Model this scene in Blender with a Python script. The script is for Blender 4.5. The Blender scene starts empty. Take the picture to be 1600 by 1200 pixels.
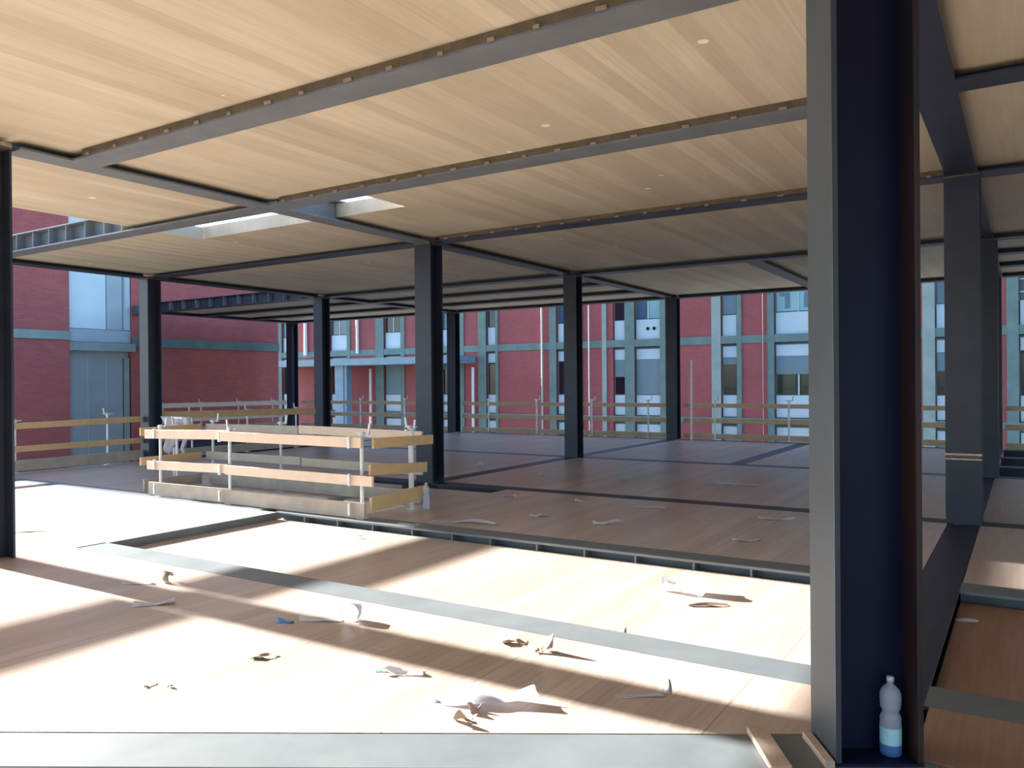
import bpy, bmesh, math, random
from mathutils import Vector, Matrix
C = bpy.context.scene.collection
R = math.radians
random.seed(7)

# ------------------------------------------------------------------ materials
def new_mat(name):
    m = bpy.data.materials.new(name); m.use_nodes = True
    nt = m.node_tree
    return m, nt, nt.nodes['Principled BSDF']
def N(nt, t, **kw):
    n = nt.nodes.new(t)
    for k, v in kw.items(): setattr(n, k, v)
    return n
def coords(nt, scale=(1, 1, 1), rot=(0, 0, 0), kind='Object'):
    tc = N(nt, 'ShaderNodeTexCoord'); mp = N(nt, 'ShaderNodeMapping')
    mp.inputs['Scale'].default_value = scale; mp.inputs['Rotation'].default_value = rot
    nt.links.new(tc.outputs[kind], mp.inputs['Vector'])
    return mp.outputs['Vector']
def noise(nt, vec, scale, detail=4, rough=.6):
    n = N(nt, 'ShaderNodeTexNoise'); n.inputs['Scale'].default_value = scale
    n.inputs['Detail'].default_value = detail; n.inputs['Roughness'].default_value = rough
    nt.links.new(vec, n.inputs['Vector']); return n.outputs['Fac']
def ramp(nt, fac, stops):
    r = N(nt, 'ShaderNodeValToRGB'); e = r.color_ramp.elements
    while len(e) < len(stops): e.new(.5)
    for i, (p, c) in enumerate(stops):
        e[i].position = p; e[i].color = (*c, 1)
    nt.links.new(fac, r.inputs['Fac']); return r.outputs['Color']
def mix(nt, fac, a, b, mode='MIX'):
    m = N(nt, 'ShaderNodeMix', data_type='RGBA', blend_type=mode)
    for s, v in ((m.inputs[0], fac), (m.inputs[6], a), (m.inputs[7], b)):
        if hasattr(v, 'is_output'): nt.links.new(v, s)
        elif isinstance(v, tuple): s.default_value = (*v, 1)
        else: s.default_value = v
    return m.outputs[2]
def bump(nt, b, h, strength=.2, dist=.01):
    n = N(nt, 'ShaderNodeBump'); n.inputs['Strength'].default_value = strength; n.inputs['Distance'].default_value = dist
    nt.links.new(h, n.inputs['Height']); nt.links.new(n.outputs['Normal'], b.inputs['Normal'])

def plain(name, col, rough=.6, metal=0., var=.12, scale=6.):
    m, nt, b = new_mat(name)
    v = coords(nt); f = noise(nt, v, scale)
    lo = tuple(c*(1-var) for c in col); hi = tuple(min(1, c*(1+var)) for c in col)
    nt.links.new(ramp(nt, f, [(.3, lo), (.7, hi)]), b.inputs['Base Color'])
    b.inputs['Roughness'].default_value = rough; b.inputs['Metallic'].default_value = metal
    return m

def timber(name, dark, mid, light, rough, plank=.16, joint=1.25, speck=False, jointcol=.55):
    """laminated spruce panel: grain and boards run along Y, panel joints every «joint» metres across X"""
    m, nt, b = new_mat(name)
    tc = N(nt, 'ShaderNodeTexCoord'); sep = N(nt, 'ShaderNodeSeparateXYZ'); nt.links.new(tc.outputs['Object'], sep.inputs[0])
    def math_(op, a, c=None):
        n = N(nt, 'ShaderNodeMath', operation=op)
        nt.links.new(a, n.inputs[0])
        if c is not None: n.inputs[1].default_value = c
        return n.outputs[0]
    bid = math_('FLOOR', math_('DIVIDE', sep.outputs['X'], plank))
    wn = N(nt, 'ShaderNodeTexWhiteNoise', noise_dimensions='1D'); nt.links.new(bid, wn.inputs['W'])
    grain = noise(nt, coords(nt, (14, .6, 14)), 3., 5, .6)
    blot = noise(nt, coords(nt, (.9, .25, .9)), 1.6, 3)
    c = ramp(nt, grain, [(.3, dark), (.55, mid), (.75, light)])
    c2 = ramp(nt, wn.outputs['Value'], [(0, (.88, .86, .84)), (1, (1.06, 1.06, 1.05))])
    c = mix(nt, 1., c, c2, 'MULTIPLY')
    c3 = ramp(nt, blot, [(.3, (.86, .84, .80)), (.7, (1.05, 1.05, 1.05))])
    c = mix(nt, 1., c, c3, 'MULTIPLY')
    fr = math_('FRACT', math_('DIVIDE', sep.outputs['X'], joint))
    ln = math_('LESS_THAN', fr, .008)
    c = mix(nt, ln, c, tuple(x*jointcol for x in dark))
    if speck:
        vor = N(nt, 'ShaderNodeTexVoronoi'); vor.inputs['Scale'].default_value = 1.1
        nt.links.new(coords(nt), vor.inputs['Vector'])
        c = mix(nt, math_('LESS_THAN', vor.outputs['Distance'], .045), c, (.85, .8, .7))
    nt.links.new(c, b.inputs['Base Color'])
    b.inputs['Roughness'].default_value = rough
    bump(nt, b, grain, .08, .003)
    return m

def steel(name, a, bb, rust, rough=.45, metal=.35, amount=.62):
    m, nt, b = new_mat(name)
    f = noise(nt, coords(nt, (1, 1, 1)), 2.3, 6, .65)
    base = ramp(nt, noise(nt, coords(nt, (2, 2, 2)), 1.2, 3), [(.3, a), (.7, bb)])
    rf = ramp(nt, f, [(amount, (0, 0, 0)), (amount+.2, (1, 1, 1))])
    sv = N(nt, 'ShaderNodeRGBToBW'); nt.links.new(rf, sv.inputs[0])
    c = mix(nt, sv.outputs[0], base, rust)
    nt.links.new(c, b.inputs['Base Color'])
    b.inputs['Roughness'].default_value = rough; b.inputs['Metallic'].default_value = metal
    bump(nt, b, f, .1, .003)
    return m

def bricks(name, a, bb, mortar):
    m, nt, b = new_mat(name)
    tc = N(nt, 'ShaderNodeTexCoord'); sep = N(nt, 'ShaderNodeSeparateXYZ'); nt.links.new(tc.outputs['Object'], sep.inputs[0])
    ad = N(nt, 'ShaderNodeMath', operation='ADD'); nt.links.new(sep.outputs['X'], ad.inputs[0]); nt.links.new(sep.outputs['Y'], ad.inputs[1])
    cb = N(nt, 'ShaderNodeCombineXYZ'); nt.links.new(ad.outputs[0], cb.inputs[0]); nt.links.new(sep.outputs['Z'], cb.inputs[1])
    br = N(nt, 'ShaderNodeTexBrick'); nt.links.new(cb.outputs[0], br.inputs['Vector'])
    br.inputs['Scale'].default_value = 1.; br.inputs['Brick Width'].default_value = .26; br.inputs['Row Height'].default_value = .075
    br.inputs['Mortar Size'].default_value = .008
    br.inputs['Color1'].default_value = (*a, 1); br.inputs['Color2'].default_value = (*bb, 1); br.inputs['Mortar'].default_value = (*mortar, 1)
    f = noise(nt, coords(nt), .35, 4)
    c = mix(nt, 1., br.outputs['Color'], ramp(nt, f, [(.3, (.85, .85, .85)), (.7, (1.1, 1.1, 1.1))]), 'MULTIPLY')
    nt.links.new(c, b.inputs['Base Color']); b.inputs['Roughness'].default_value = .85
    return m

def sheet(name, col, trans=.35):
    m, nt, b = new_mat(name)
    b.inputs['Base Color'].default_value = (*col, 1); b.inputs['Roughness'].default_value = .35
    tr = N(nt, 'ShaderNodeBsdfTranslucent'); tr.inputs[0].default_value = (*col, 1)
    tp = N(nt, 'ShaderNodeBsdfTransparent')
    m1 = N(nt, 'ShaderNodeMixShader'); m1.inputs[0].default_value = .35
    nt.links.new(b.outputs[0], m1.inputs[1]); nt.links.new(tr.outputs[0], m1.inputs[2])
    m2 = N(nt, 'ShaderNodeMixShader'); m2.inputs[0].default_value = trans
    nt.links.new(m1.outputs[0], m2.inputs[1]); nt.links.new(tp.outputs[0], m2.inputs[2])
    nt.links.new(m2.outputs[0], nt.nodes['Material Output'].inputs[0])
    return m

def glass(name, col, rough=.05):
    m, nt, b = new_mat(name)
    f = noise(nt, coords(nt), .8, 2)
    nt.links.new(ramp(nt, f, [(.3, tuple(c*.7 for c in col)), (.7, col)]), b.inputs['Base Color'])
    b.inputs['Roughness'].default_value = rough; b.inputs['Specular IOR Level'].default_value = .6
    return m

M = {}
M['floor'] = timber('floor_clt', (0.465, 0.375, 0.325), (0.545, 0.450, 0.400), (0.605, 0.510, 0.465), .33, jointcol=.7)
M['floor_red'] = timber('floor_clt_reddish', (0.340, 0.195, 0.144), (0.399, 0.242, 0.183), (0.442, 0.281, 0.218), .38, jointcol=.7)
M['ceil'] = timber('ceiling_clt', (.55, .495, .375), (.595, .54, .415), (.635, .58, .45), .6, speck=True, jointcol=.88)
M['steel'] = steel('dark_mill_steel', (0.023, 0.031, 0.053), (0.033, 0.044, 0.072), (0.036, 0.029, 0.032), metal=.2, amount=.68)
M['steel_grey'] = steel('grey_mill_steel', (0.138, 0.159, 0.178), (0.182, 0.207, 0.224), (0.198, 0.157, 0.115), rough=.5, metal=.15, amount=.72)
M['steel_near'] = steel('shade_tinted_steel', (.004, .006, .032), (.007, .010, .046), (.014, .008, .014), rough=.45, metal=.1, amount=.66)  # sky reflection and channel shade of the big column put into this blue-black
M['steel_near'].node_tree.nodes['Principled BSDF'].inputs['Specular IOR Level'].default_value = .25
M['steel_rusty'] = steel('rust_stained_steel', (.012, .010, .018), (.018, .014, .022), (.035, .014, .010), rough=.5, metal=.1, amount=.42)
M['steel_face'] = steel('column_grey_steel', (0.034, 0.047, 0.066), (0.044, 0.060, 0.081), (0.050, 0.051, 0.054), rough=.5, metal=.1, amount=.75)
M['rust'] = plain('rusty_ledge', (.11, .088, .055), .7, .1, .25, 9)
M['tab'] = plain('pale_clip', (.26, .22, .17), .6)
M['weld'] = plain('bright_weld_band', (.42, .40, .38), .5, .2, .3, 20)
M['pine'] = plain('pine_board', (.62, .42, .22), .6, 0, .1, 4)
M['pine_pale'] = plain('pale_pine_board', (.72, .57, .44), .6, 0, .08, 4)
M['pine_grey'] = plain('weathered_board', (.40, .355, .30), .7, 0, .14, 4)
M['pine_shade'] = plain('far_board', (.62, .47, .33), .7, 0, .12, 4)
M['post'] = plain('galvanised_post', (.62, .65, .70), .4, .25, .08, 10)
M['brick'] = bricks('red_brick', (0.339, 0.081, 0.087), (0.285, 0.068, 0.074), (0.308, 0.105, 0.098))
M['brick_near'] = bricks('dark_red_brick', (0.462, 0.115, 0.107), (0.385, 0.097, 0.092), (0.416, 0.144, 0.131))
M['concrete'] = plain('greenish_concrete', (0.131, 0.203, 0.191), .8, 0, .15, 1.5)
M['concrete_l'] = plain('pale_concrete', (0.262, 0.341, 0.316), .8, 0, .12, 1.5)
M['panel'] = plain('white_sill_panel', (0.462, 0.576, 0.632), .5, 0, .04, 1)
M['blind'] = plain('grey_roller_blind', (0.146, 0.223, 0.251), .6, 0, .06, 2)
M['pane_dark'] = glass('dark_pane', (.012, .016, .028))
M['pane_blue'] = glass('blue_pane', (.06, .14, .22))
M['pane_pale'] = glass('pale_blue_pane', (0.246, 0.498, 0.523), .3)
M['pane_green'] = glass('green_pane', (.03, .05, .04))
M['frame_w'] = plain('pale_frame', (0.400, 0.472, 0.458), .5)
M['curtain'] = plain('pale_blue_curtain_wall', (0.616, 0.760, 0.785), .5, 0, .06, .8)
M['curtain_d'] = plain('blue_grey_curtain_wall', (0.400, 0.472, 0.501), .5, 0, .08, .8)
M['shutter'] = plain('grey_shutter', (0.308, 0.328, 0.349), .6, 0, .08, 1)
M['canopy'] = plain('pale_blue_canopy_metal', (.17, .28, .37), .5, .1, .1, 2)
M['pipe_w'] = plain('white_pipe', (0.770, 0.707, 0.698), .5)
M['pipe_d'] = plain('dark_pipe', (.08, .06, .08), .5)
M['ground'] = plain('ground_gravel', (.13, .13, .13), .9, 0, .2, .4)
M['roof'] = plain('roof_felt', (.16, .16, .17), .9)
M['paper'] = sheet('white_plastic_film', (.72, .73, .80), .08)
M['film'] = sheet('clear_plastic_film', (.76, .77, .84), .22)
M['bluefilm'] = sheet('blue_plastic_film', (.12, .38, .85), .05)
M['teal'] = plain('teal_scrap', (.05, .55, .62), .5)
M['card'] = plain('brown_card_scrap', (.36, .27, .21), .8)
M['bag'] = sheet('translucent_bag', (.72, .72, .80), .40)
M['plank'] = plain('pinkish_plank', (.46, .36, .29), .7, 0, .2, 14)
M['label'] = plain('pale_blue_label', (.42, .78, .98), .5, 0, .05, 30)
M['cap'] = plain('pale_bottle_cap', (.55, .66, .80), .4)
M['water'] = sheet('blue_tinted_bottle_base', (.10, .28, .75), .30)
M['pet'] = sheet('clear_bottle_plastic', (.66, .76, .95), .35)

# ------------------------------------------------------------------ helpers
def link(name, me, mat, parent=None):
    o = bpy.data.objects.new(name, me); C.objects.link(o)
    if mat: me.materials.append(mat)
    if parent: o.parent = parent
    return o
class MB:
    def __init__(s): s.bm = bmesh.new()
    def box(s, x0, x1, y0, y1, z0, z1):
        v = [s.bm.verts.new((x, y, z)) for z in (z0, z1) for y in (y0, y1) for x in (x0, x1)]
        for f in ((0, 2, 3, 1), (4, 5, 7, 6), (0, 1, 5, 4), (2, 6, 7, 3), (0, 4, 6, 2), (1, 3, 7, 5)):
            s.bm.faces.new([v[i] for i in f])
        return s
    def prism(s, pts, z0, z1):
        lo = [s.bm.verts.new((x, y, z0)) for x, y in pts]; hi = [s.bm.verts.new((x, y, z1)) for x, y in pts]
        s.bm.faces.new(lo[::-1]); s.bm.faces.new(hi)
        n = len(pts)
        for i in range(n): s.bm.faces.new((lo[i], lo[(i+1) % n], hi[(i+1) % n], hi[i]))
        return s
    def bar(s, p, q, w, h, up=(0, 0, 1)):
        """rectangular bar from p to q, w across, h along «up»"""
        p, q = Vector(p), Vector(q); d = (q-p).normalized(); u = Vector(up); u = (u-d*u.dot(d)).normalized(); r = d.cross(u)
        v = [s.bm.verts.new(e+r*(a*w/2)+u*(b*h/2)) for e in (p, q) for a, b in ((-1, -1), (1, -1), (1, 1), (-1, 1))]
        s.bm.faces.new(v[3::-1]); s.bm.faces.new(v[4:])
        for i in range(4): s.bm.faces.new((v[i], v[(i+1) % 4], v[4+(i+1) % 4], v[4+i]))
        return s
    def tube(s, p, q, r, n=10, r2=None):
        p, q = Vector(p), Vector(q); d = (q-p).normalized()
        a = d.orthogonal().normalized(); b = d.cross(a); r2 = r if r2 is None else r2
        A = [s.bm.verts.new(p+(a*math.cos(t)+b*math.sin(t))*r) for t in [2*math.pi*i/n for i in range(n)]]
        B = [s.bm.verts.new(q+(a*math.cos(t)+b*math.sin(t))*r2) for t in [2*math.pi*i/n for i in range(n)]]
        s.bm.faces.new(A[::-1]); s.bm.faces.new(B)
        for i in range(n): s.bm.faces.new((A[i], A[(i+1) % n], B[(i+1) % n], B[i]))
        return s
    def lathe(s, prof, n=24, cap=True):
        rings = [[s.bm.verts.new((r*math.cos(2*math.pi*i/n), r*math.sin(2*math.pi*i/n), z)) for i in range(n)] for r, z in prof]
        for a, b in zip(rings, rings[1:]):
            for i in range(n): s.bm.faces.new((a[i], a[(i+1) % n], b[(i+1) % n], b[i]))
        if cap: s.bm.faces.new(rings[0][::-1]); s.bm.faces.new(rings[-1])
        return s
    def build(s, name, mat, parent=None, smooth=False, bevel=0):
        bmesh.ops.recalc_face_normals(s.bm, faces=s.bm.faces)
        me = bpy.data.meshes.new(name); s.bm.to_mesh(me); s.bm.free()
        if smooth:
            for p in me.polygons: p.use_smooth = True
        o = link(name, me, mat, parent)
        if bevel:
            b = o.modifiers.new('edge', 'BEVEL'); b.width = bevel; b.segments = 2; b.limit_method = 'ANGLE'
        return o
def tag(o, label, cat, group=None, kind='thing'):
    o['label'] = label; o['category'] = cat; o['kind'] = kind
    if group: o['group'] = group
    return o
def thing(name, loc, rz, label, cat, group=None):
    o = bpy.data.objects.new(name, None); C.objects.link(o)
    o.empty_display_size = .2
    o.location = loc; o.rotation_euler = (0, 0, rz)
    return tag(o, label, cat, group)
def structure(name, mb, mat, label=None):
    o = mb.build(name, mat); o['kind'] = 'structure'
    if label: o['label'] = label
    return o

# ------------------------------------------------------------------ setting: grid lines (metres)
XA, XB, XC, XD = -22.84, -15.45, -8.06, -0.58        # column lines running away from the camera
YC1, Y1, Y2, Y3, Y4, Y5 = 3.70, 4.55, 7.0, 10.21, 15.09, 20.86
ZB, ZS, ZT = 3.81, 3.89, 4.10                        # beam underside, panel soffit, deck top
FW = .30                                             # flange width
REC = .09                                            # drop of the recessed floor bays

# ---- floor panels
def floor(pts, z=0., mat='floor'): return structure('floor', MB().prism(pts, z-.16, z), M[mat])
def rect(x0, x1, y0, y1): return [(x0, y0), (x1, y0), (x1, y1), (x0, y1)]
h = .155; g = .008
XR = 16.                                             # the deck carries on to the right, out of view
ux, uy = math.cos(R(31)), math.sin(R(31))            # direction of the slanting edge beam
vx, vy = -uy, ux
E0 = Vector((-.67, 3.52))                            # near left corner of the big column
def diag(s, t): return (E0.x+ux*s+vx*t, E0.y+uy*s+vy*t)
DB0, DB1 = -.02, .30                                 # slanting beam: across range
def diag_y(x, t):                                    # y on the line «t across» at a given x
    s = (x-E0.x-vx*t)/ux
    return E0.y+uy*s+vy*t
# bay in front of the first cross beam
floor([(XC+h+.045, diag_y(XC+h+.045, DB1+.01)), (XD-h, diag_y(XD-h, DB1+.01)), (XD-h, Y1-h), (XC+h+.045, Y1-h)])
# where the camera stands
floor([(-12, diag_y(-12, DB0-.02)), (-.2, diag_y(-.2, DB0-.02)), (XR, diag_y(-.2, DB0-.02)), (XR, -6), (-12, -6)][::1])
# right of the big column
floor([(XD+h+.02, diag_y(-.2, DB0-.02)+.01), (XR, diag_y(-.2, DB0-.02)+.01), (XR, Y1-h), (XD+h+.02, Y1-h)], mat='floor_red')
# recessed bays
floor(rect(XC+.2, XD-h, Y1+h, Y2-.07), -REC)
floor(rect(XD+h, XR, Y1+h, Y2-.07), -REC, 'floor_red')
structure('trim_1', MB().box(XC+h+.037, XC+h+.044, Y1+h, Y2-h+.04, -REC-.02, -.001), M['steel_grey'], 'grey steel edge strip along the left side of the recessed sunlit panel')
# left bay
floor(rect(XB-.2, XC+h+.035, -2.5, Y2-h+.05))
floor(rect(-9.44, -6.51, 9.63, Y3-h), -.27, 'pine_grey')
OX0, OX1, OY0, OY1 = -10.65, -6.80, 7.40, 8.10       # stair opening
F2 = Y2+.05+h                                        # far edge of the second floor beam
floor(rect(XB-.2, OX0, F2, Y3-h)); floor(rect(OX0, XC-h, F2, OY0)); floor(rect(OX0, XC-h, OY1, 9.70)); floor(rect(OX0, -9.45, 9.705, Y3-h))
floor(rect(XC+h, OX1, F2, OY0)); floor(rect(XC+h, OX1, OY1, 9.62)); floor(rect(OX1+g, XD-h, F2, 9.62)); floor(rect(-6.5, XD-h, 9.625, Y3-h))
floor(rect(XD+h, XR, F2, Y3-h))
floor(rect(XB-.2, XC-h, Y3+h, Y4-h)); floor(rect(XC+h, XD-h, Y3+h, Y4-h)); floor(rect(XD+h, XR, Y3+h, Y4-h))
floor(rect(XB+h, XC-h, Y4+h, 20.70)); floor(rect(XC+h, -4.80, Y4+h, 20.70)); floor(rect(-4.50, XD-h, Y4+h, 20.70))
floor(rect(XA+h, XB-h, Y4+h, 20.70))
structure('floor', MB().box(-24, XR, -6, 21.1, -4.1, -3.9), M['concrete'])
structure('ground', MB().box(-120, 120, -120, 120, -4.7, -4.5), M['ground'])

# ---- ceiling panels
def ceil(x0, x1, y0, y1): return structure('ceiling', MB().box(x0, x1, y0, y1, ZS, ZT-.025), M['ceil'])
k = .02
CO = 8.14
ceil(XC+k, XD-k, -9, Y1-k); ceil(XC+k, XD-k, Y1+k, Y2-k)
ceil(-6.80, XD-k, Y2+k, CO); ceil(XC+k, XD-k, CO, Y3-k)
ceil(XC+k, XD-k, Y3+k, Y4-k); ceil(XC+k, -4.32, Y4+k, Y5-k); ceil(-4.28, XD-k, Y4+k, Y5-k)
ceil(-10.95, XC-k, -9, YC1-k); ceil(-10.95, XC-k, YC1+k, Y2-k)
ceil(XB+k, -10.95, Y2+k, CO); ceil(XB+k, XC-k, CO, Y3-k); ceil(XB+k, XC-k, Y3+k, Y4-k)
for a, b in ((Y4, 16.95), (16.95, 18.9), (18.9, Y5)):
    ceil(XB+k, XC-k, a+k, b-k); ceil(XA+k, XB-k, a+k, b-k); ceil(XD+k, XR, a+k, b-k)
ceil(XD+k, XR, -9, Y2-k); ceil(XD+k, XR, Y2+k, Y3-k); ceil(XD+k, XR, Y3+k, Y4-k)

# ------------------------------------------------------------------ steel beams
def beam(axis, c, a, b, z1, label, group, w=FW, depth=.29, mat='steel', near=None, stiff=(), ledge=False, tab=None, topmat=None):
    """H-section along X or Y: three plates, optional stiffeners and shelf angle"""
    if axis == 'x': loc = ((a+b)/2, c, z1-depth); rz = 0
    else: loc = (c, (a+b)/2, z1-depth); rz = math.pi/2
    t = thing('steel_beam', loc, rz, label, 'beam', group)
    L = (b-a)/2; tf = .02
    MB().box(-L, L, -w/2, w/2, depth-tf, depth).build('top_flange', M[topmat or mat], t)
    MB().box(-L, L, -.009, .009, tf, depth-tf).build('web', M[mat], t)
    MB().box(-L, L, -w/2, w/2, 0, tf).build('bottom_flange', M[mat], t)
    for x in stiff:
        MB().box(x-loc[0]-.008, x-loc[0]+.008, -w/2+.01, -.009, tf, depth-tf).build('stiffener', M['steel_grey'], t)
    if ledge:
        MB().box(-L+.2, L-.02, -w/2-.012, -w/2+.004, tf, ZS-ZB-.001).build('shelf_angle', M['rust'], t)
        n = int(2*L/.42)
        for i in range(n):
            x = -L+.3+i*.42+random.uniform(-.05, .05)
            if x > L-.1: break
            MB().box(x, x+random.uniform(.04, .08), -w/2-.026, -w/2-.013, tf-.010, tf+.012).build('clip', M['tab'], t)
    return t
gc, gf = 'steel beams under the timber ceiling', 'steel beams flush with the timber floor'
Zc = ZT
e = .16
beam('x', Y1, XC+.15, XD-.15, Zc, 'nearest grey steel cross beam under the ceiling, running left from the big column', gc, mat='steel_grey', ledge=True)
beam('x', Y2, XC+.15, XD-.15, Zc, 'second grey steel cross beam under the ceiling, passing in front of the bright roof slot', gc, mat='steel_grey', ledge=True)
beam('x', Y2, XB+.15, XC-.15, Zc, 'steel cross beam at upper left with its stiffened web exposed to the daylight', gc, mat='steel_grey', stiff=[-15.0, -14.5, -14.01, -13.5, -13.02, -12.53, -12.0, -11.5, -11.05], ledge=False)
beam('x', YC1, XB+.15, XC-.15, Zc, 'steel cross beam meeting the top of the column at the left picture edge', gc, w=.42)
beam('x', Y2, XD+.15, XR, Zc, 'dark steel cross beam at upper right beyond the big column', gc)
beam('x', Y3, XC+.15, XD-.15, Zc, 'dark steel cross beam from the column beside the guard rail towards the banded column', gc, ledge=True)
beam('x', Y3, XB+.15, XC-.15, Zc, 'dark steel cross beam from the left brick-side column to the column beside the guard rail', gc)
beam('x', Y3, XD+.15, XR, Zc, 'dark steel cross beam leaving the banded column towards the right edge', gc)
beam('x', Y4, XC+.15, XD-.15, Zc, 'dark steel cross beam over the column in the middle of the hall, running right', gc)
beam('x', Y4, XB+.15, XC-.15, Zc, 'dark steel cross beam over the middle columns, left half of the hall', gc)
beam('x', Y4, XA+.15, XB-.15, Zc, 'dark blue steel beam with a ladder of stiffeners in front of the dark brick wall', gc, stiff=[-22.3+.62*i for i in range(11)])
beam('x', Y4, XD+.15, XR, Zc, 'dark steel cross beam behind the banded column at the right edge', gc)
for yy, nm in ((16.95, 'first'), (18.9, 'second')):
    beam('x', yy, XB+.15, XC-.15, Zc, f'{nm} thin dark steel joist beyond the middle columns, left half of the hall', gc)
    beam('x', yy, XA+.15, XB-.15, Zc, f'{nm} thin dark steel joist over the far left wing', gc)
    beam('x', yy, XD+.15, XR, Zc, f'{nm} thin dark steel joist at the far right above the open floor bay', gc)
beam('x', Y5, XA+.15, XB-.15, Zc, 'dark steel edge beam over the far left wing', gc)
beam('x', Y5, XB+.15, XC-.15, Zc, 'dark steel edge beam along the far side, left half of the hall', gc)
beam('x', Y5, XC+.15, XD-.15, Zc, 'dark steel edge beam along the far side, above the guard rail with the white pole', gc)
beam('x', Y5, XD+.15, XR, Zc, 'dark steel edge beam along the far side at the right picture edge', gc)
beam('y', XC, -4, 3.48, Zc, 'steel beam overhead arriving at the column at the left picture edge from behind', gc)
beam('y', XC, YC1+.22, Y3-e, Zc, 'long grey ceiling beam from the left-edge column to the column beside the guard rail', gc, mat='steel_grey')
beam('y', XC, Y3+e, Y4-e, Zc, 'dark steel beam under the ceiling between the guard rail column and the next column behind', gc)
beam('y', XC, Y4+e, Y5-.205, Zc, 'dark steel beam under the ceiling ending at the slim far column before the facade', gc)
beam('y', -4.30, Y4+e, Y5-.205, Zc, 'short dark steel beam under the far ceiling, slanting into the big column', gc)
beam('y', XB, -6, 3.48, Zc, 'steel edge beam on the open left side, nearest length', gc)
beam('y', XB, YC1+.22, Y3-e, Zc, 'steel edge beam on the open left side, ending at the column by the grey shutter', gc)
beam('y', XB, Y3+e, Y4-e, Zc, 'dark steel edge beam over the guard rail with the pale boards', gc)
beam('y', XB, Y4+e, Y5-.205, Zc, 'dark steel beam between the hall and the far left wing', gc)
beam('y', XA, Y4+e, Y5-.205, Zc, 'dark steel edge beam of the far left wing by the brick wall', gc)
beam('y', XD, -4, 3.45, Zc, 'dark steel beam overhead behind the big column', gc)
beam('y', XD, 4.0, Y3-e, Zc, 'wide dark steel beam running from the big column to the banded column', gc, mat='steel')
beam('y', XD, Y3+e, Y4-e, Zc, 'dark steel beam behind the banded column at the right', gc)
beam('y', XD, Y4+e, Y5-.205, Zc, 'farthest dark steel beam on the right column line', gc)

# beams in the floor: top flange level with the panels
fk = dict(mat='steel_grey', topmat='steel_grey')
beam('x', Y1, XC+.15, XD-.15, 0, 'long grey flange across the sunlit floor, left of the big column', gf, **fk)
beam('x', Y1, XD+.15, XR, 0, 'dark grey flange across the reddish floor, right of the big column', gf, **fk)
beam('x', Y2+.05, XC+.15, XD-.15, 0, 'floor beam with a dark stiffened web above the recessed sunlit panel', gf, stiff=[-7.4, -6.85, -6.3, -5.72, -5.17, -4.68, -4.12, -3.59, -3.06, -2.5, -1.99, -1.4], **fk)
beam('x', Y2+.05, XB+.15, XC-.15, 0, 'floor beam under the front boards of the stair guard rail, left part', gf, **fk)
beam('x', Y2+.05, XD+.15, XR, 0, 'dark floor beam behind the reddish recessed panel at the right edge', gf, **fk)
beam('x', Y3, XC+.15, XD-.15, 0, 'dark flange across the shaded floor at the foot of the guard rail column', gf)
beam('x', Y3, XB+.15, XC-.15, 0, 'dark flange across the floor behind the stair guard rail', gf)
beam('x', Y3, XD+.15, XR, 0, 'dark flange across the floor right of the banded column', gf)
beam('x', Y4, XC+.15, XD-.15, 0, 'dark flange across the bluish floor at the foot of the middle column', gf)
beam('x', Y4, XB+.15, XC-.15, 0, 'dark flange across the floor left of the middle column', gf)
beam('x', Y4, XA+.15, XB-.15, 0, 'dark floor beam at the near side of the far left wing', gf)
beam('x', Y4, XD+.15, XR, 0, 'dark floor beam nearest of those bridging the open bay at the right edge', gf)
beam('x', 16.95, XD+.15, XR, 0, 'second dark floor beam bridging the open bay at the right edge', gf)
beam('x', 18.9, XD+.15, XR, 0, 'third dark floor beam bridging the open bay at the right edge', gf)
beam('x', Y5, XD+.15, XR, 0, 'farthest dark floor beam bridging the open bay at the right edge', gf)
beam('x', Y5, XC+.15, XD-.15, 0, 'dark floor edge beam below the far guard rail with the white pole', gf)
beam('x', Y5, XB+.15, XC-.15, 0, 'dark floor edge beam below the far guard rail by the canopy', gf)
beam('x', Y5, XA+.15, XB-.15, 0, 'dark floor edge beam at the far side of the left wing', gf)
beam('y', XC, Y3+e, Y4-e, 0, 'dark flange in the floor between the guard rail column and the middle column', gf)
beam('y', XC, Y4+e, Y5-.205, 0, 'dark flange in the bluish floor leading to the slim far column', gf)
beam('y', -4.65, Y4+e, Y5-.205, 0, 'dark blue flange slanting across the bluish floor left of the big column', gf, w=.28)
beam('y', XD, 4.0, Y3-e, 0, 'dark flange in the floor leading from the big column to the banded column', gf)
beam('y', XD, Y3+e, Y4-e, 0, 'dark flange in the floor behind the banded column', gf)
beam('y', XD, Y4+e, Y5-.205, 0, 'dark floor beam along the left side of the open bay at the right edge', gf)
beam('y', XB, Y3+e, Y5-.205, 0, 'dark floor edge beam on the left side of the hall', gf)
# slanting edge beam along the bottom of the picture
sx, sy = diag(-4.6, (DB0+DB1)/2)
t = thing('steel_beam', (sx, sy, -.29), R(31), 'wide pale grey steel flange lying along the bottom edge of the picture', 'beam', gf)
MB().box(-4.4, 5.02, -.16, .16, .27, .288).build('top_flange', M['steel_grey'], t)
MB().box(-4.4, 5.02, -.009, .009, .02, .27).build('web', M['steel_grey'], t)
MB().box(-4.4, 5.02, -.16, .16, 0, .02).build('bottom_flange', M['steel_grey'], t)

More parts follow.
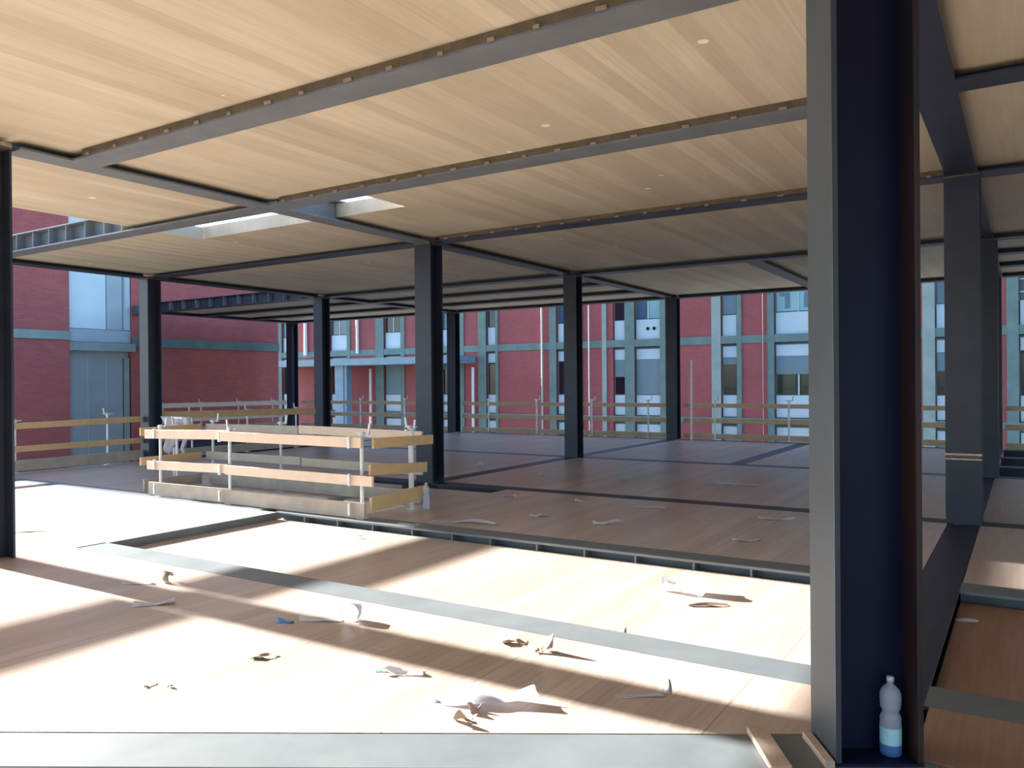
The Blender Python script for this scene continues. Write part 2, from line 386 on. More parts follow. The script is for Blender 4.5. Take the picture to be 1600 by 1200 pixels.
# ------------------------------------------------------------------ columns
def column(x, y, label, s=.30, d=.30, z0=0., z1=ZB, mat='steel', rz=0., band=None, cap=True):
    """H-section: flanges face ±Y of its own frame"""
    t = thing('steel_column', (x, y, z0), rz, label, 'column', 'steel columns of the frame')
    H = z1-z0-(.02 if cap else 0); tf = .022
    MB().box(-s/2, s/2, -d/2, -d/2+tf, 0, H).build('flange', M[mat], t, bevel=.004)
    MB().box(-s/2, s/2, d/2-tf, d/2, 0, H).build('flange', M[mat], t, bevel=.004)
    MB().box(-.008, .008, -d/2+tf, d/2-tf, 0, H).build('web', M[mat], t)
    if cap: MB().box(-s/2, s/2, -d/2-.002, d/2+.002, H, H+.02).build('cap_plate', M['rust'], t)
    if y > 20: MB().box(-.11, .11, -.11, .11, H+.02, H+.02+.265).build('column_head', M[mat], t)
    if band:
        m = MB(); m.box(-s/2-.004, s/2+.004, -d/2-.006, -d/2, band-.035, band-.02); m.box(-s/2-.006, s/2+.006, -d/2-.008, -d/2, band+.015, band+.035)
        m.build('weld_band', M['weld'], t); MB().box(-s/2-.001, s/2+.001, -d/2-.003, -d/2, band-.02, band+.015).build('splice_joint', M['rust'], t)
    return t
column(XC-.02, 3.70, 'dark steel column cut by the left picture edge', .30, .30)
column(XC, Y3, 'dark steel column standing right beside the stair guard rail', .32, .32)
column(XC, Y4, 'dark steel column in the middle of the hall, behind the guard rail column', .30, .29)
column(XC, Y5-.05, 'slim dark steel column right of the middle one, in front of white facade panels', .30, .30)
column(XB, Y3, 'steel column at left with a light blue face beside the grey shutter wall', .30, .31)
column(XB, Y4, 'blue-faced steel column between the dark brick wall and the canopy', .30, .29)
column(XB, Y5-.05, 'slim far steel column showing just right of the guard rail column', .30, .30)
column(XA, Y5-.05, 'thin dark steel column at the end of the far left wing', .30, .30)
column(XA, Y4, 'dark steel column at the near corner of the far left wing, behind the left column', .30, .30)
column(XB, 3.7, 'steel column on the open left side, beyond the left picture edge', .30, .30)
column(XD, Y3, 'dark steel column with a bright weld band near its foot, at right', .345, .32, band=.74)
column(XD+.06, Y4, 'dark steel column directly behind the banded column', .30, .30)
column(XD, Y5-.05, 'farthest dark steel column on the right, behind the banded column', .28, .28)
# the big near column: web faces the camera, left flange turned to the light
bc = thing('steel_column', (*diag(.18, .15), 0), R(31), 'massive dark steel column in the right foreground, with a bottle at its foot', 'column', 'steel columns of the frame')
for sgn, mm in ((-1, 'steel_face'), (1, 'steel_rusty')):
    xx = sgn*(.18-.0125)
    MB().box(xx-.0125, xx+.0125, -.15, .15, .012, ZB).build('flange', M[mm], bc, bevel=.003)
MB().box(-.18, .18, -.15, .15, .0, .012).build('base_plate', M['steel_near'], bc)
MB().box(-.155, .155, -.008, .008, .012, ZB).build('web', M['steel_near'], bc)

# ------------------------------------------------------------------ guard rails
def post(t, p, height, out, hook=1, r=.02, mat='post'):
    """post at local p with a fork bracket; «out» is the unit direction across the boards"""
    p = Vector(p); o = Vector(out); s = o.cross(Vector((0, 0, 1)))
    m = MB(); m.tube(p, p+Vector((0, 0, height-.06)), r)
    m.bar(p+Vector((0, 0, .004))-s*.06, p+Vector((0, 0, .004))+s*.06, .10, .008)
    po = m.build('post', M[mat], t)
    top = p+Vector((0, 0, height-.06))
    m = MB(); m.bar(top-s*.09*hook-o*.03, top+s*.09*hook-o*.03, .035, .02)
    m.bar(top-s*.08*hook-o*.03, top-s*.10*hook-o*.03+Vector((0, 0, .12)), .025, .018, up=o)
    m.tube(top-Vector((0, 0, .04)), top+Vector((0, 0, .02)), r*1.4)
    m.build('fork_bracket', M[mat], po)
    return po
def boards(t, list_, mat):
    for (p, q, w, hh) in list_:
        MB().bar(p, q, w, hh).build('board', M[mat], t, bevel=.003)

gr = 'timber guard rails on steel posts'
yf = 7.05
t = thing('guard_rail', (-8.65, yf, 0), 0, 'sunlit guard rail of three boards along the front of the stair opening', 'guard rail', gr)
o = (0, -1, 0)
for x, hk in ((-10.55, 1), (-9.03, -1), (-6.66, 1)):
    post(t, (x+8.7, .03, 0), 1.06, o, hk, .022)
def B(p, q, hh, mat, par, th=.035): MB().bar(p, q, th, hh).build('board', M[mat], par, bevel=.003)
B((-2.1, -.04, .885), (-.25, -.03, .925), .125, 'pine_pale', t)
B((-.40, -.065, .905), (2.10, -.035, .90), .125, 'pine_pale', t)
B((-2.05, -.04, .44), (-.3, -.03, .475), .12, 'pine_pale', t)
B((-.30, -.065, .465), (2.27, -.035, .455), .12, 'pine_pale', t)
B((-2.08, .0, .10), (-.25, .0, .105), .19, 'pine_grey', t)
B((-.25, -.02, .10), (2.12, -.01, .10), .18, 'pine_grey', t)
for x in (-1.85, -.42, 1.93):
    for z in (.90, .46, .11): MB().box(x-.015, x+.015, -.085, -.056, z-.07, z+.07).build('board_clamp', M['post'], t)
t = thing('guard_rail', (-6.55, 7.65, 0), 0, 'short guard rail on the right side of the stair opening, lowest board tilted', 'guard rail', gr)
post(t, (.0, .28, 0), 1.06, (1, 0, 0), 1, .022)
B((.05, -.50, .885), (.05, .63, .86), .12, 'pine', t); B((.05, -.56, .575), (.05, .50, .515), .125, 'pine', t)
B((.05, -.55, .165), (.05, .48, .20), .17, 'pine', t)
t = thing('guard_rail', (-9.0, 8.28, 0), 0, 'grey-brown guard rail along the back of the stair opening', 'guard rail', gr)
for x, hk in ((-10.95, 1), (-9.38, 1), (-6.9, -1)): post(t, (x+9.0, .03, 0), 1.07, o, hk, .02)
B((-2.04, -.02, .91), (.05, -.02, .92), .12, 'pine_grey', t); B((0.07, -.02, .93), (2.35, -.02, .90), .12, 'pine_pale', t)
B((-2.04, -.02, .47), (.1, -.02, .47), .12, 'pine_grey', t); B((.12, -.02, .46), (2.35, -.02, .45), .12, 'pine_grey', t)
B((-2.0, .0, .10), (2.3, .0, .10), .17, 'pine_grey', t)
t = thing('guard_rail', (-11.1, 7.7, 0), 0, 'short guard rail on the left side of the stair opening', 'guard rail', gr)
B((0, -.55, .90), (0, .5, .91), .12, 'pine', t); B((0, -.55, .46), (0, .5, .46), .12, 'pine', t); B((0, -.5, .1), (0, .5, .1), .17, 'pine_grey', t)
post(t, (-.05, .1, 0), 1.05, (-1, 0, 0), 1, .02)

t = thing('guard_rail', (-15.55, 8.4, 0), 0, 'guard rail on the left slab edge in front of the grey shutter', 'guard rail', gr)
for y in (7.57, 9.33): post(t, (-.03, y-8.4, 0), 1.02 if y < 9 else 1.08, (-1, 0, 0), 1, .022)
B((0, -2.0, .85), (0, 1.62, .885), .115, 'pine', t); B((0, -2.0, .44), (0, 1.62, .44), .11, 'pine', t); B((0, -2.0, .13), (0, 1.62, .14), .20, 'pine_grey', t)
t = thing('guard_rail', (-15.42, 12.65, 0), 0, 'guard rail with orange boards between the two left columns, before the brick wall', 'guard rail', gr)
for y in (11.2, 12.7, 14.2): post(t, (-.05, y-12.65, 0), 1.05, (-1, 0, 0), 1, .022)
B((0, -2.25, .95), (0, 2.15, .89), .15, 'pine', t); B((0, -2.25, .46), (0, 2.15, .42), .15, 'pine', t); B((0, -2.2, .12), (0, 2.15, .12), .18, 'pine_grey', t)
t = thing('guard_rail', (-22.95, 18, 0), 0, 'pale guard rail at the far left wing below the dark brick wall', 'guard rail', gr)
for y in (15.6, 17.0, 18.5, 20.0): post(t, (-.05, y-18, 0), 1.05, (-1, 0, 0), 1, .022)
B((0, -2.7, .93), (0, 2.6, .90), .15, 'pine_pale', t); B((0, -2.7, .46), (0, 2.6, .45), .14, 'pine_pale', t); B((0, -2.7, .12), (0, 2.6, .12), .18, 'pine_grey', t)
def far_rail(x0, x1, posts, label):
    c = (x0+x1)/2
    t = thing('guard_rail', (c, 20.98, 0), 0, label, 'guard rail', gr)
    for x in posts: post(t, (x-c, -.04, .01), 1.10, (0, -1, 0), 1, .026)
    for z, hh in ((.915, .11), (.50, .13), (.09, .14)): B((x0-c, .03, z+random.uniform(-.015, .015)), (x1-c, .03, z+random.uniform(-.015, .015)), hh, 'pine_shade', t)
far_rail(-22.6, -15.65, (-21.5, -19.6, -17.6), 'far guard rail behind the left wing, in front of the canopy')
far_rail(-15.25, -8.25, (-14.2, -12.45, -10.6, -8.85), 'far guard rail in front of the plain brick pier, left of the slim far column')
far_rail(-7.85, -.75, (-6.96, -5.05, -3.2), 'far guard rail right of the slim far column, behind the white pole')
far_rail(-.40, 4, (.6, 2.2), 'far guard rail at the right picture edge beyond the open bay')
tag(MB().tube((-7.53, 20.70, 0), (-7.53, 20.72, 2.13), .035).build('white_pole', M['pipe_w']), 'tall thin white pole standing upright at the far guard rail', 'pole')

# ------------------------------------------------------------------ far facade, y = 41
FY = 41.
fb = thing('brick_building', (-20, FY, -4.5), 0, 'long red brick building with white window panels beyond the far guard rail', 'building')
def fx(x): return x+20
def fz(z): return z+4.5
def fbox(x0, x1, y0, y1, z0, z1): return MB().box(fx(x0), fx(x1), y0, y1, fz(z0), fz(z1))
bays = [(-46.06, -45.1), (-41.19, -39.54), (-36.2, -34.72), (-31.4, -29.9), (-27.93, -27.23), (-23.0, -21.6), (-19.4, -18.66), (-18.09, -16.6),
        (-13.27, -12.44), (-10.57, -8.3), (-3.45, -1.75), (-.25, 1.6)]
ZTOP = 11.6
edges = [-60]+[v for b in bays for v in b]+[14]
wm = MB()
for i in range(0, len(edges), 2): wm.box(fx(edges[i]), fx(edges[i+1]), 0, .5, 0, fz(ZTOP))
wm.build('wall', M['brick'], fb)
fbox(-60, 14, .5, 9, -4.5, ZTOP).build('building_core', M['brick'], fb)
fbox(-60.2, 14.2, -.15, 9.2, ZTOP, ZTOP+.3).build('roof', M['roof'], fb)
for z0, z1 in ((3.45, 3.85), (-.62, -.34), (7.58, 7.95)):
    fbox(-60, 14, -.05, .02, z0, z1).build('concrete_band', M['concrete'], fb)
for a, b in ((-46.5, -46.06), (-45.1, -44.8), (-41.5, -41.19), (-39.54, -39.25), (-36.9, -36.2), (-34.72, -34.4), (-31.7, -31.4), (-29.9, -29.6), (-28.5, -27.93), (-27.23, -27.05), (-23.45, -23.0),
             (-21.6, -21.3), (-20.05, -19.78), (-18.66, -18.09), (-16.6, -16.3), (-13.76, -13.27), (-12.44, -12.2), (-10.9, -10.57), (-8.3, -8.0), (-3.95, -3.45), (-1.75, -1.4), (-.70, -.25), (1.6, 2)):
    fbox(a, b, -.07, .05, -4.5, ZTOP).build('pilaster', M['concrete_l'] if a in (-13.76, -20.05, -3.95) else M['concrete'], fb)
# window states per bay: (upper pane, lower pane, blind drop 0..1 below the box)
st = ['pane_pale', 'pane_dark', 'pane_blue', 'pane_green']
spec = [(0, 1, .0), (2, 1, .0), (1, 3, 1.), (2, 1, .2), (1, 1, .0), (2, 1, .0), (1, 1, .5), (0, 3, 1.), (2, 1, .2), (0, 3, .48), (2, 1, .45), (1, 1, 0.)]
for (x0, x1), (u, l, bl) in zip(bays, spec):
    for s, base in ((0, 0.), (1, 4.12), (2, -4.12)):
        z_s0, z_s1, z_w1, z_p1 = base-.30, base+.80, base+2.76, base+3.32
        w = fbox(x0, x1, .20, .30, z_s0-.1, z_p1+.1).build('window', M['concrete'], fb)
        fbox(x0+.06, x1-.06, .10, .198, z_s0, z_s1).build('sill_panel', M['panel'], w)
        fbox(x0+.06, x1-.06, .12, .198, z_w1, z_p1).build('blind_box', M['panel'], w)
        pm = st[u] if s == 1 else st[l]
        wide = (x1-x0) > 1.3
        ms = [(x0+.08, (x0+x1)/2-.04), ((x0+x1)/2+.04, x1-.08)] if wide else [(x0+.08, x1-.08)]
        if bl < 1 or s == 1:
            for i, (a, b) in enumerate(ms):
                mm = pm
                if s == 1 and u == 0 and wide and x0 < -16 and i == 0: mm = 'pane_blue'
                fbox(a, b, .16, .198, z_s1+.06, z_w1-.02).build('pane', M[mm], w)
            if wide: fbox((x0+x1)/2-.04, (x0+x1)/2+.04, .13, .198, z_s1+.02, z_w1-.01).build('mullion', M['frame_w'], w)
        if bl and s != 1:
            fbox(x0+.06, x1-.06, .11, .155, z_w1-bl*(z_w1-z_s1)+.03, z_w1-.01).build('blind', M['blind'], w)
        if s == 1 and abs(x0+18.09) < .01:
            for xx in (-17.35, -16.98): MB().tube((fx(xx), .06, fz(4.42)), (fx(xx), .099, fz(4.42)), .09, 16).build('vent_cap', M['pane_dark'], w)
        if s == 1 and abs(x0+10.57) < .01:   # dark shapes standing behind the glass
            for xx, d in ((-9.95, 1), (-9.05, -1)): m = MB(); m.box(fx(xx-.12), fx(xx+.12), .145, .157, fz(5.12), fz(5.72)); m.box(fx(xx-.28*(d > 0)-.1), fx(xx+.28*(d < 0)+.1), .145, .157, fz(5.72), fz(5.9)); m.build('silhouette', M['pane_blue'], w)
        if s == 1 and x0 > -1:
            fbox(x0+.05, x1-.05, .05, .09, 5.25, 5.31).build('rail_bar', M['frame_w'], w); fbox(x0+.05, x1-.05, .05, .09, 5.8, 5.86).build('rail_bar', M['frame_w'], w)
pip = 'pipes on the far facade'
for x, z0, z1, r, m in ((-38.47, 3.6, 7.4, .10, 'pipe_w'), (-43.47, 3.6, 7.4, .12, 'pipe_w'), (-37.3, -4.4, 2.55, .09, 'pipe_w'), (-28.85, -4.4, 2.5, .09, 'pipe_w'), (-20.83, -4.4, 7.2, .035, 'pipe_w'), (-11.08, -4.4, 7.2, .03, 'pipe_d'), (-23.9, -4.4, 9., .05, 'frame_w')):
    MB().tube((fx(x), -.14, fz(z0)), (fx(x), -.14, fz(z1)), r).build('drain_pipe', M[m], fb)
# canopy in front of the facade
cn = thing('canopy', (-38, FY-1.3, -4.5), 0, 'pale blue flat metal canopy on a post before the far brick facade', 'canopy')
MB().box(-7.6, 9.3, -.9, 1.2, 7.25, 7.68).build('canopy_roof', M['canopy'], cn)
MB().box(-.95, -.2, -.5, .1, 0, 7.25).build('canopy_post', M['canopy'], cn); MB().box(-.2, .05, -.45, .05, 0, 7.25).build('canopy_post', M['canopy'], cn)
MB().box(-5.4, -5.1, -.4, -.1, 0, 7.25).build('canopy_post', M['canopy'], cn)
MB().box(7.6, 7.8, -.4, -.2, 0, 7.25).build('canopy_post', M['pipe_w'], cn)

# ------------------------------------------------------------------ left brick building, x = -24.5
LX = -24.5
lb = thing('brick_building', (LX, 14, -4.5), 0, 'dark red brick building close by on the left with a grey shutter bay', 'building')
def lbox(x0, x1, y0, y1, z0, z1): return MB().box(x0, x1, y0-14, y1-14, z0+4.5, z1+4.5)
YL0, YL1, LH, LOW = 7.03, 21.62, 9.3, 6.2
wm = MB()
for a, b, hh in ((YL0, 13.5, LH), (15.52, YL1, LOW)): wm.box(-.4, 0, a-14, b-14, 0, hh+4.5)
wm.build('wall', M['brick_near'], lb)
lbox(-14, -.4, YL0, 15.52, -4.5, LH).build('building_core', M['brick_near'], lb); lbox(-14, -.4, 15.52, YL1, -4.5, LOW).build('building_core', M['brick_near'], lb)
lbox(-14.1, .12, YL0-.05, 15.55, LH, LH+.2).build('roof', M['roof'], lb); lbox(-14.1, .12, 15.56, YL1+.05, LOW, LOW+.15).build('roof', M['roof'], lb)
lbox(-.02, .05, YL0, 13.5, 2.98, 3.24).build('concrete_band', M['concrete_l'], lb); lbox(-.02, .05, 15.52, YL1, 2.84, 3.14).build('concrete_band', M['concrete'], lb)
w = lbox(-.35, -.20, 13.5, 15.52, -4.5, LH).build('window', M['curtain_d'], lb)
lbox(-.198, -.12, 13.55, 14.72, 3.36, 8).build('pane', M['curtain'], w); lbox(-.198, -.14, 14.76, 15.28, 3.36, 8).build('pane', M['curtain_d'], w)
lbox(-.198, -.05, 15.33, 15.50, 3.36, 8).build('jamb', M['panel'], w)
lbox(-.198, -.08, 13.5, 15.52, 2.95, 3.34).build('spandrel', M['curtain_d'], w); lbox(-.198, .22, 13.5, 15.52, 2.66, 2.92).build('ledge', M['concrete_l'], w)
lbox(-.198, -.10, 13.55, 15.26, -4.4, 2.46).build('shutter', M['shutter'], w); lbox(-.198, -.05, 15.31, 15.46, -4.4, 2.46).build('jamb', M['concrete_l'], w)
for y in (14.1, 14.7): lbox(-.10, -.09, y, y+.02, -4.4, 2.46).build('shutter_seam', M['curtain_d'], w)
fl = thing('floodlight', (LX+.02, 15.62, 3.86), 0, 'small dark floodlight on the left brick wall beside the pale curtain glazing', 'light')
MB().box(.06, .3, -.14, .14, .0, .3).build('lamp_head', M['pipe_d'], fl, bevel=.01); MB().bar((0, 0, .15), (.1, 0, .15), .03, .03).build('bracket', M['pipe_d'], fl)

# ------------------------------------------------------------------ litter on the floor
def crumple(name, x, y, w, l, hgt, rz, mat, label, seed, cat='litter', z=0., fold=0., group='plastic scraps on the floor'):
    rnd = random.Random(seed); nx, ny = 12, 7
    bm = bmesh.new(); vs = []
    ph = [rnd.uniform(0, 6.28) for _ in range(6)]; fr = [rnd.uniform(1.2, 3.4) for _ in range(6)]
    for j in range(ny+1):
        row = []
        for i in range(nx+1):
            u, v = i/nx, j/ny
            zz = hgt*max(0, .34*math.sin(fr[0]*u*2+ph[0])+.30*math.sin(fr[1]*v*2+ph[1]+u*3)+.25*math.sin(fr[2]*(u+v)*2+ph[2])+.2)
            zz += fold*max(0, u-.6)*2.2
            taper = 1-.45*abs(math.sin(fr[3]*u+ph[3]))
            px = (u-.5)*l+.10*l*math.sin(fr[4]*v+ph[4])*.5; py = (v-.5)*w*taper+.12*w*math.sin(fr[5]*u+ph[5])
            if fold: px -= fold*.8*max(0, u-.6)**1.5
            row.append(bm.verts.new((px, py, .004+zz+rnd.uniform(0, .12)*hgt)))
        vs.append(row)
    for j in range(ny):
        for i in range(nx): bm.faces.new((vs[j][i], vs[j][i+1], vs[j+1][i+1], vs[j+1][i]))
    me = bpy.data.meshes.new(name); bm.to_mesh(me); bm.free()
    zmin = min(v.co.z for v in me.vertices)
    for v in me.vertices: v.co.z -= zmin-.001
    for p in me.polygons: p.use_smooth = True
    o = link(name, me, M[mat]); o.location = (x, y, z); o.rotation_euler = (0, 0, rz)
    s = o.modifiers.new('thick', 'SOLIDIFY'); s.thickness = .0012; s.offset = 1
    sb = o.modifiers.new('sub', 'SUBSURF'); sb.levels = 1; sb.render_levels = 1
    return tag(o, label, cat, group)
def ring_scrap(x, y, r, wdt, label, mat, rz=0., z=0.):
    m = bmesh.new(); n = 16; prev = None
    for i in range(n+1):
        a = -1.4+4.6*i/n; p = Vector((r*math.cos(a), 0, r+r*math.sin(a)*.9))
        cur = (m.verts.new((p.x, -wdt/2, max(.002, p.z))), m.verts.new((p.x+.2*wdt, wdt/2, max(.002, p.z*.9))))
        if prev: m.faces.new((prev[0], cur[0], cur[1], prev[1]))
        prev = cur
    me = bpy.data.meshes.new('curled_strip'); m.to_mesh(me); m.free()
    for p in me.polygons: p.use_smooth = True
    o = link('curled_strip', me, M[mat]); o.location = (x, y, z); o.rotation_euler = (0, 0, rz)
    s = o.modifiers.new('thick', 'SOLIDIFY'); s.thickness = .0015
    return tag(o, label, 'litter', 'plastic scraps on the floor')
a31 = R(32)
crumple('plastic_scrap', -6.03, 3.86, .09, .24, .04, a31, 'paper', 'white plastic scrap with a curled end at the crossing of the floor shadows, upper one', 11)
ring_scrap(-5.88, 4.02, .045, .06, 'curled grey strip loop on the upper scrap at the shadow crossing', 'card', R(-60), .0)
crumple('plastic_scrap', -5.36, 3.54, .10, .28, .05, a31+.4, 'paper', 'bluish crumpled scrap in the middle of the shadow crossing', 12)
crumple('plastic_scrap', -4.02, 3.88, .09, .30, .03, a31, 'paper', 'white strip of film lying in the shadow band, one end raised', 13)
crumple('plastic_scrap', -4.20, 3.74, .09, .12, .02, a31, 'bluefilm', 'bright blue piece of film in the shadow band', 14)
ring_scrap(-3.84, 4.00, .065, .07, 'upright curled white strip standing in the shadow band', 'paper', R(20))
crumple('card_scrap', -3.76, 3.18, .10, .15, .02, a31+.1, 'card', 'flat brown card scrap alone on the sunlit floor', 15)
crumple('card_scrap', -3.93, 2.58, .03, .07, .015, a31+.9, 'card', 'tiny brown sliver on the sunlit floor, left of a smaller crumb', 16)
crumple('card_scrap', -3.82, 2.62, .02, .03, .015, a31, 'card', 'tiniest brown crumb on the sunlit floor', 17)
crumple('plastic_scrap', -2.90, 3.42, .10, .24, .06, a31, 'paper', 'curled white wrapper left of the long white sheet', 18)
crumple('teal_scrap', -3.02, 3.37, .025, .06, .01, a31, 'teal', 'small teal fleck beside the curled white wrapper', 19)
crumple('plastic_scrap', -2.27, 3.33, .16, .50, .06, a31-.15, 'paper', 'long white plastic sheet with a raised corner on the sunlit floor', 20, fold=.055)
crumple('card_scrap', -2.26, 3.19, .05, .07, .05, a31+.6, 'card', 'small grey crumpled bit below the long white sheet', 21)
crumple('card_scrap', -2.24, 3.07, .07, .10, .06, a31, 'card', 'cone-shaped brown scrap lowest on the sunlit floor', 22)
crumple('teal_scrap', -2.50, 3.20, .02, .04, .01, a31, 'teal', 'teal fleck left of the grey crumpled bit', 23)
crumple('plastic_scrap', -1.66, 3.79, .06, .24, .008, a31, 'paper', 'flat white strip lying across in the shadow near the big column', 24)
crumple('plastic_scrap', -1.61, 3.98, .07, .24, .008, a31+1.45, 'paper', 'flat white strip lying lengthways in the shadow near the big column', 25)
crumple('card_scrap', -2.65, 4.16, .10, .15, .05, a31-.1, 'card', 'grey-brown crumpled scrap left of the shark-fin scrap', 26)
crumple('card_scrap', -2.41, 4.11, .08, .11, .11, a31, 'card', 'dark upright fin-shaped scrap at the edge of the shadow band', 27)
crumple('card_scrap', -2.35, 4.79, .05, .06, .03, a31, 'card', 'tiny dark chip behind the long grey flange, left one', 28, z=-REC)
crumple('card_scrap', -2.23, 4.80, .05, .07, .10, a31, 'card', 'dark block-like chip behind the long grey flange, right one', 29, z=-REC)
crumple('plastic_scrap', -2.30, 6.14, .24, .34, .20, a31-.1, 'film', 'clear crumpled film on the recessed sunlit panel below the stiffened web', 30, z=-REC)
crumple('card_scrap', -2.02, 5.86, .08, .30, .02, a31, 'card', 'flat brown card beside the clear crumpled film', 31, z=-REC)
crumple('plastic_scrap', -6.13, 6.52, .05, .10, .06, a31, 'paper', 'small white scrap on the recessed panel below the guard rail corner', 32, z=-REC)
crumple('plastic_scrap', -5.35, 7.42, .14, .80, .05, a31-.35, 'film', 'long clear plastic strip on the floor edge right of the guard rail', 33)
crumple('plastic_scrap', -4.87, 8.23, .14, .25, .05, a31, 'film', 'clear scrap on the shaded floor, left of the larger pair', 34)
crumple('plastic_scrap', -3.96, 8.16, .14, .32, .06, a31-.2, 'film', 'crumpled clear scrap in the middle of the shaded floor', 35)
crumple('plastic_scrap', -4.94, 9.41, .10, .14, .06, a31, 'paper', 'small white scrap before the dark flange, left of the slanting strip', 36)
crumple('plastic_scrap', -6.05, 9.36, .12, .24, .05, a31, 'film', 'faint clear scrap just right of the guard rail column foot', 37)
crumple('plastic_scrap', -3.97, 9.46, .10, .42, .05, a31-.7, 'paper', 'slanting white strip on the shaded floor before the dark flange', 38)
crumple('plastic_scrap', -3.74, 12.15, .12, .80, .06, a31-.2, 'paper', 'long white strip far back on the shaded floor', 39)
crumple('plastic_scrap', -2.36, 8.0, .13, .28, .06, a31, 'film', 'crumpled clear scrap nearest the big column on the shaded floor', 40)
crumple('plastic_scrap', -2.40, 9.39, .11, .42, .05, a31-.1, 'paper', 'flat white scrap beside the big column before the dark flange', 41)
crumple('plastic_scrap', -5.47, 11.93, .10, .16, .06, a31, 'paper', 'small white scrap beyond the dark flange, mid floor', 42)
crumple('plastic_scrap', -6.9, 11.8, .07, .14, .06, a31, 'paper', 'tiny white scrap beyond the dark flange, left of the mid floor one', 43)
crumple('plastic_scrap', -7.62, 15.42, .14, .36, .05, a31, 'paper', 'white scrap at the foot of the middle column', 44)
crumple('plastic_scrap', -8.70, 12.55, .12, .26, .16, a31+1.2, 'film', 'upright clear scrap right of the guard rail column, far back', 45, z=.0)
crumple('plastic_scrap', -.36, 6.42, .07, .14, .02, a31, 'paper', 'small white label scrap on the reddish recessed panel at right', 46, z=-REC)
crumple('card_scrap', -5.86, 4.78, .05, .34, .02, a31-.1, 'card', 'thin brown strip at the left end of the long grey flange', 47, z=-REC)
crumple('card_scrap', -9.2, 4.6, .03, .35, .01, a31+.2, 'card', 'thin pale splinter on the sunlit floor beside the left-edge column', 48)
crumple('plastic_scrap', -8.3, 9.95, .16, .50, .05, a31-.1, 'film', 'pale film lying in the dark slot behind the stair opening', 49, z=-.268)

# planks at the foot of the big column
def plank(s, t0, t1, w, hh, label, z=0.):
    m = MB(); n = 4
    o = m.bar((0, t0, hh/2), (0, t1, hh/2), w, hh).build('wooden_plank', M['plank'], bevel=.003)
    x, y = diag(s, 0); o.location = (x, y, z); o.rotation_euler = (0, 0, R(31))
    return tag(o, label, 'plank', 'short planks at the big column')
plank(-.24, -.06, .32, .085, .03, 'short plank lying across the pale flange, a step left of the big column')
plank(-.03, -.02, .27, .04, .03, 'narrow timber batten tight against the left foot of the big column')

# ------------------------------------------------------------------ bottles and bag
def bottle(x, y, s, label, lab=True, z=0.):
    t = thing('plastic_bottle', (x, y, z), 0, label, 'bottle', 'plastic bottles')
    prof = [(.034, 0), (.042, .006), (.0435, .03), (.0435, .13), (.042, .145), (.0435, .155), (.041, .165), (.034, .180), (.033, .187), (.036, .196), (.0415, .206), (.040, .214), (.043, .222), (.0415, .230), (.0435, .240), (.0425, .262), (.036, .280), (.024, .294), (.0145, .303), (.0135, .316)]
    b = MB().lathe([(r*s, zz*s) for r, zz in prof], 28).build('bottle_body', M['pet'], t, True)
    MB().lathe([(.0155*s, .316*s), (.0155*s, .333*s), (.013*s, .336*s)], 20).build('bottle_cap', M['cap'], t, True)
    if lab:
        MB().lathe([(.0442*s, .052*s), (.0442*s, .122*s)], 28, cap=False).build('paper_label', M['label'], t, True)
        MB().lathe([(.0345*s, .0005), (.0428*s, .005*s), (.0443*s, .028*s), (.0443*s, .050*s)], 28, cap=False).build('bottle_base', M['water'], t, True)
    return t
bx, by = diag(.262, .088)
bottle(bx, by, .98, 'clear plastic bottle with pale blue label standing in the big column channel', z=.0125)
bottle(-6.40, 8.02, .98, 'empty clear plastic bottle standing beside the guard rail corner', lab=False)
# plastic bag draped over the back rail post
bag = thing('plastic_bag', (-11.75, 8.28, .35), 0, 'translucent plastic sheet hanging from a post left of the stair guard rail', 'plastic bag')
for sx0, wd in ((-.19, .20), (.17, .15)):
    bm = bmesh.new(); vs = []
    for j in range(11):
        v = j/10; row = []
        for i in range(9):
            u = i/8-.5
            wdt = wd*(1.5-.75*v)
            row.append(bm.verts.new((sx0+u*wdt*1.4+.06*math.sin(v*4), -.05+.03*math.sin(u*14+v*3)+.03*math.cos(u*5+sx0*9), .72-.66*v*(1-.25*abs(u)*2))))
        vs.append(row)
    for j in range(10):
        for i in range(8): bm.faces.new((vs[j][i], vs[j][i+1], vs[j+1][i+1], vs[j+1][i]))
    me = bpy.data.meshes.new('bag_fold'); bm.to_mesh(me); bm.free()
    for p in me.polygons: p.use_smooth = True
    o = link('bag_fold', me, M['bag'], bag); s = o.modifiers.new('thick', 'SOLIDIFY'); s.thickness = .002
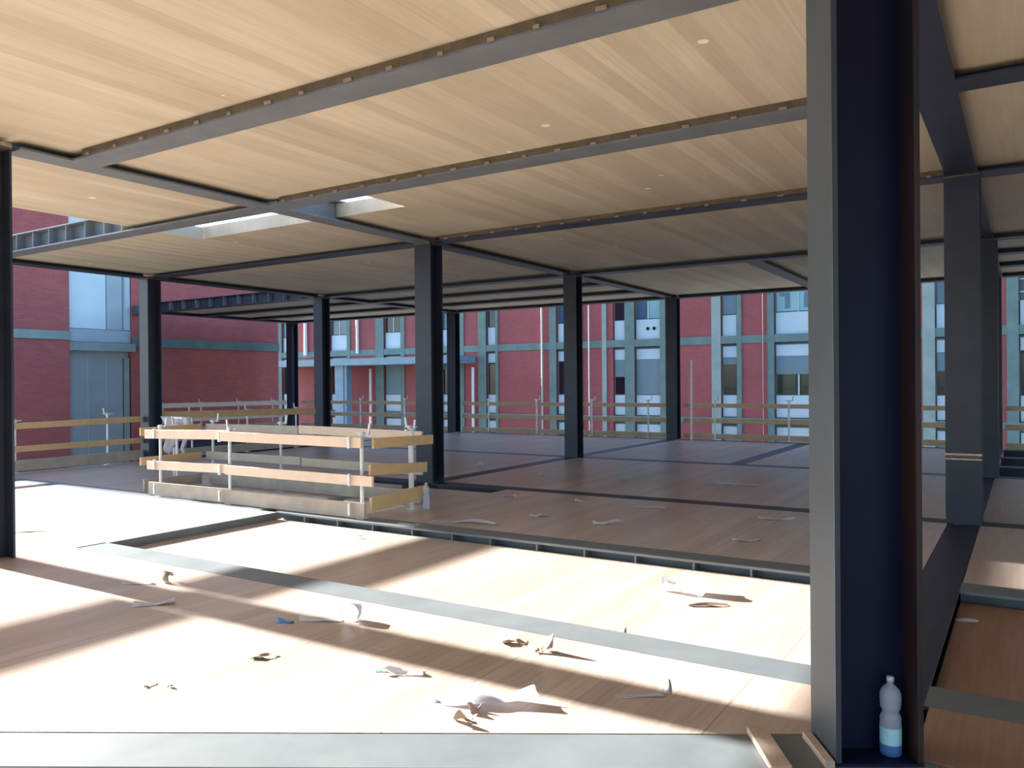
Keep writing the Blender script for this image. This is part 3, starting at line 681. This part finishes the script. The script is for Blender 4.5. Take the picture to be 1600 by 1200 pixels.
MB().tube((-.16, .0, -.35), (-.16, .0, .70), .02).build('post', M['post'], bag); MB().bar((-.3, -.03, .70), (.3, -.03, .70), .03, .03).build('crossbar', M['post'], bag)

# ------------------------------------------------------------------ light
sun = bpy.data.lights.new('sun', 'SUN'); sun.energy = 31; sun.angle = R(.6); sun.color = (1, .96, .90)
so = bpy.data.objects.new('sun', sun); C.objects.link(so)
so.rotation_euler = Vector((2.57, .01, -1)).to_track_quat('-Z', 'Y').to_euler()
w = bpy.data.worlds.new('World'); bpy.context.scene.world = w; w.use_nodes = True
nt = w.node_tree; bg = nt.nodes['Background']
sky = nt.nodes.new('ShaderNodeTexSky'); sky.sky_type = 'NISHITA'; sky.sun_disc = False
sky.sun_elevation = R(21.3); sky.sun_rotation = R(-90); sky.air_density = 1.; sky.dust_density = 1.0
nt.links.new(mix(nt, 1., sky.outputs[0], (.85, 1., 1.2), 'MULTIPLY'), bg.inputs[0]); bg.inputs[1].default_value = .42

# ------------------------------------------------------------------ camera
cam = bpy.data.cameras.new('camera'); co = bpy.data.objects.new('camera', cam); C.objects.link(co)
yaw, pit, rol, f = -.566592573, -.00300568611, -.00837576210, 1262.25733
fw = Vector((math.sin(yaw)*math.cos(pit), math.cos(yaw)*math.cos(pit), math.sin(pit)))
r = Vector((math.cos(yaw), -math.sin(yaw), 0)); u = r.cross(fw)
r2 = r*math.cos(rol)+u*math.sin(rol); u2 = r2.cross(fw)
co.matrix_world = Matrix(((r2.x, u2.x, -fw.x, 0), (r2.y, u2.y, -fw.y, 0), (r2.z, u2.z, -fw.z, 1.6), (0, 0, 0, 1)))
cam.sensor_width = 36; cam.lens = f/1600*36; cam.clip_start = .05; cam.clip_end = 500
sc = bpy.context.scene; sc.camera = co
vs = sc.view_settings; vs.view_transform = 'Standard'; vs.look = 'None'; vs.gamma = 1; vs.use_curve_mapping = False
vs.exposure = 0.
sc.cycles.max_bounces = 8; sc.cycles.diffuse_bounces = 5; sc.cycles.transparent_max_bounces = 12
sc.cycles.sample_clamp_indirect = 8
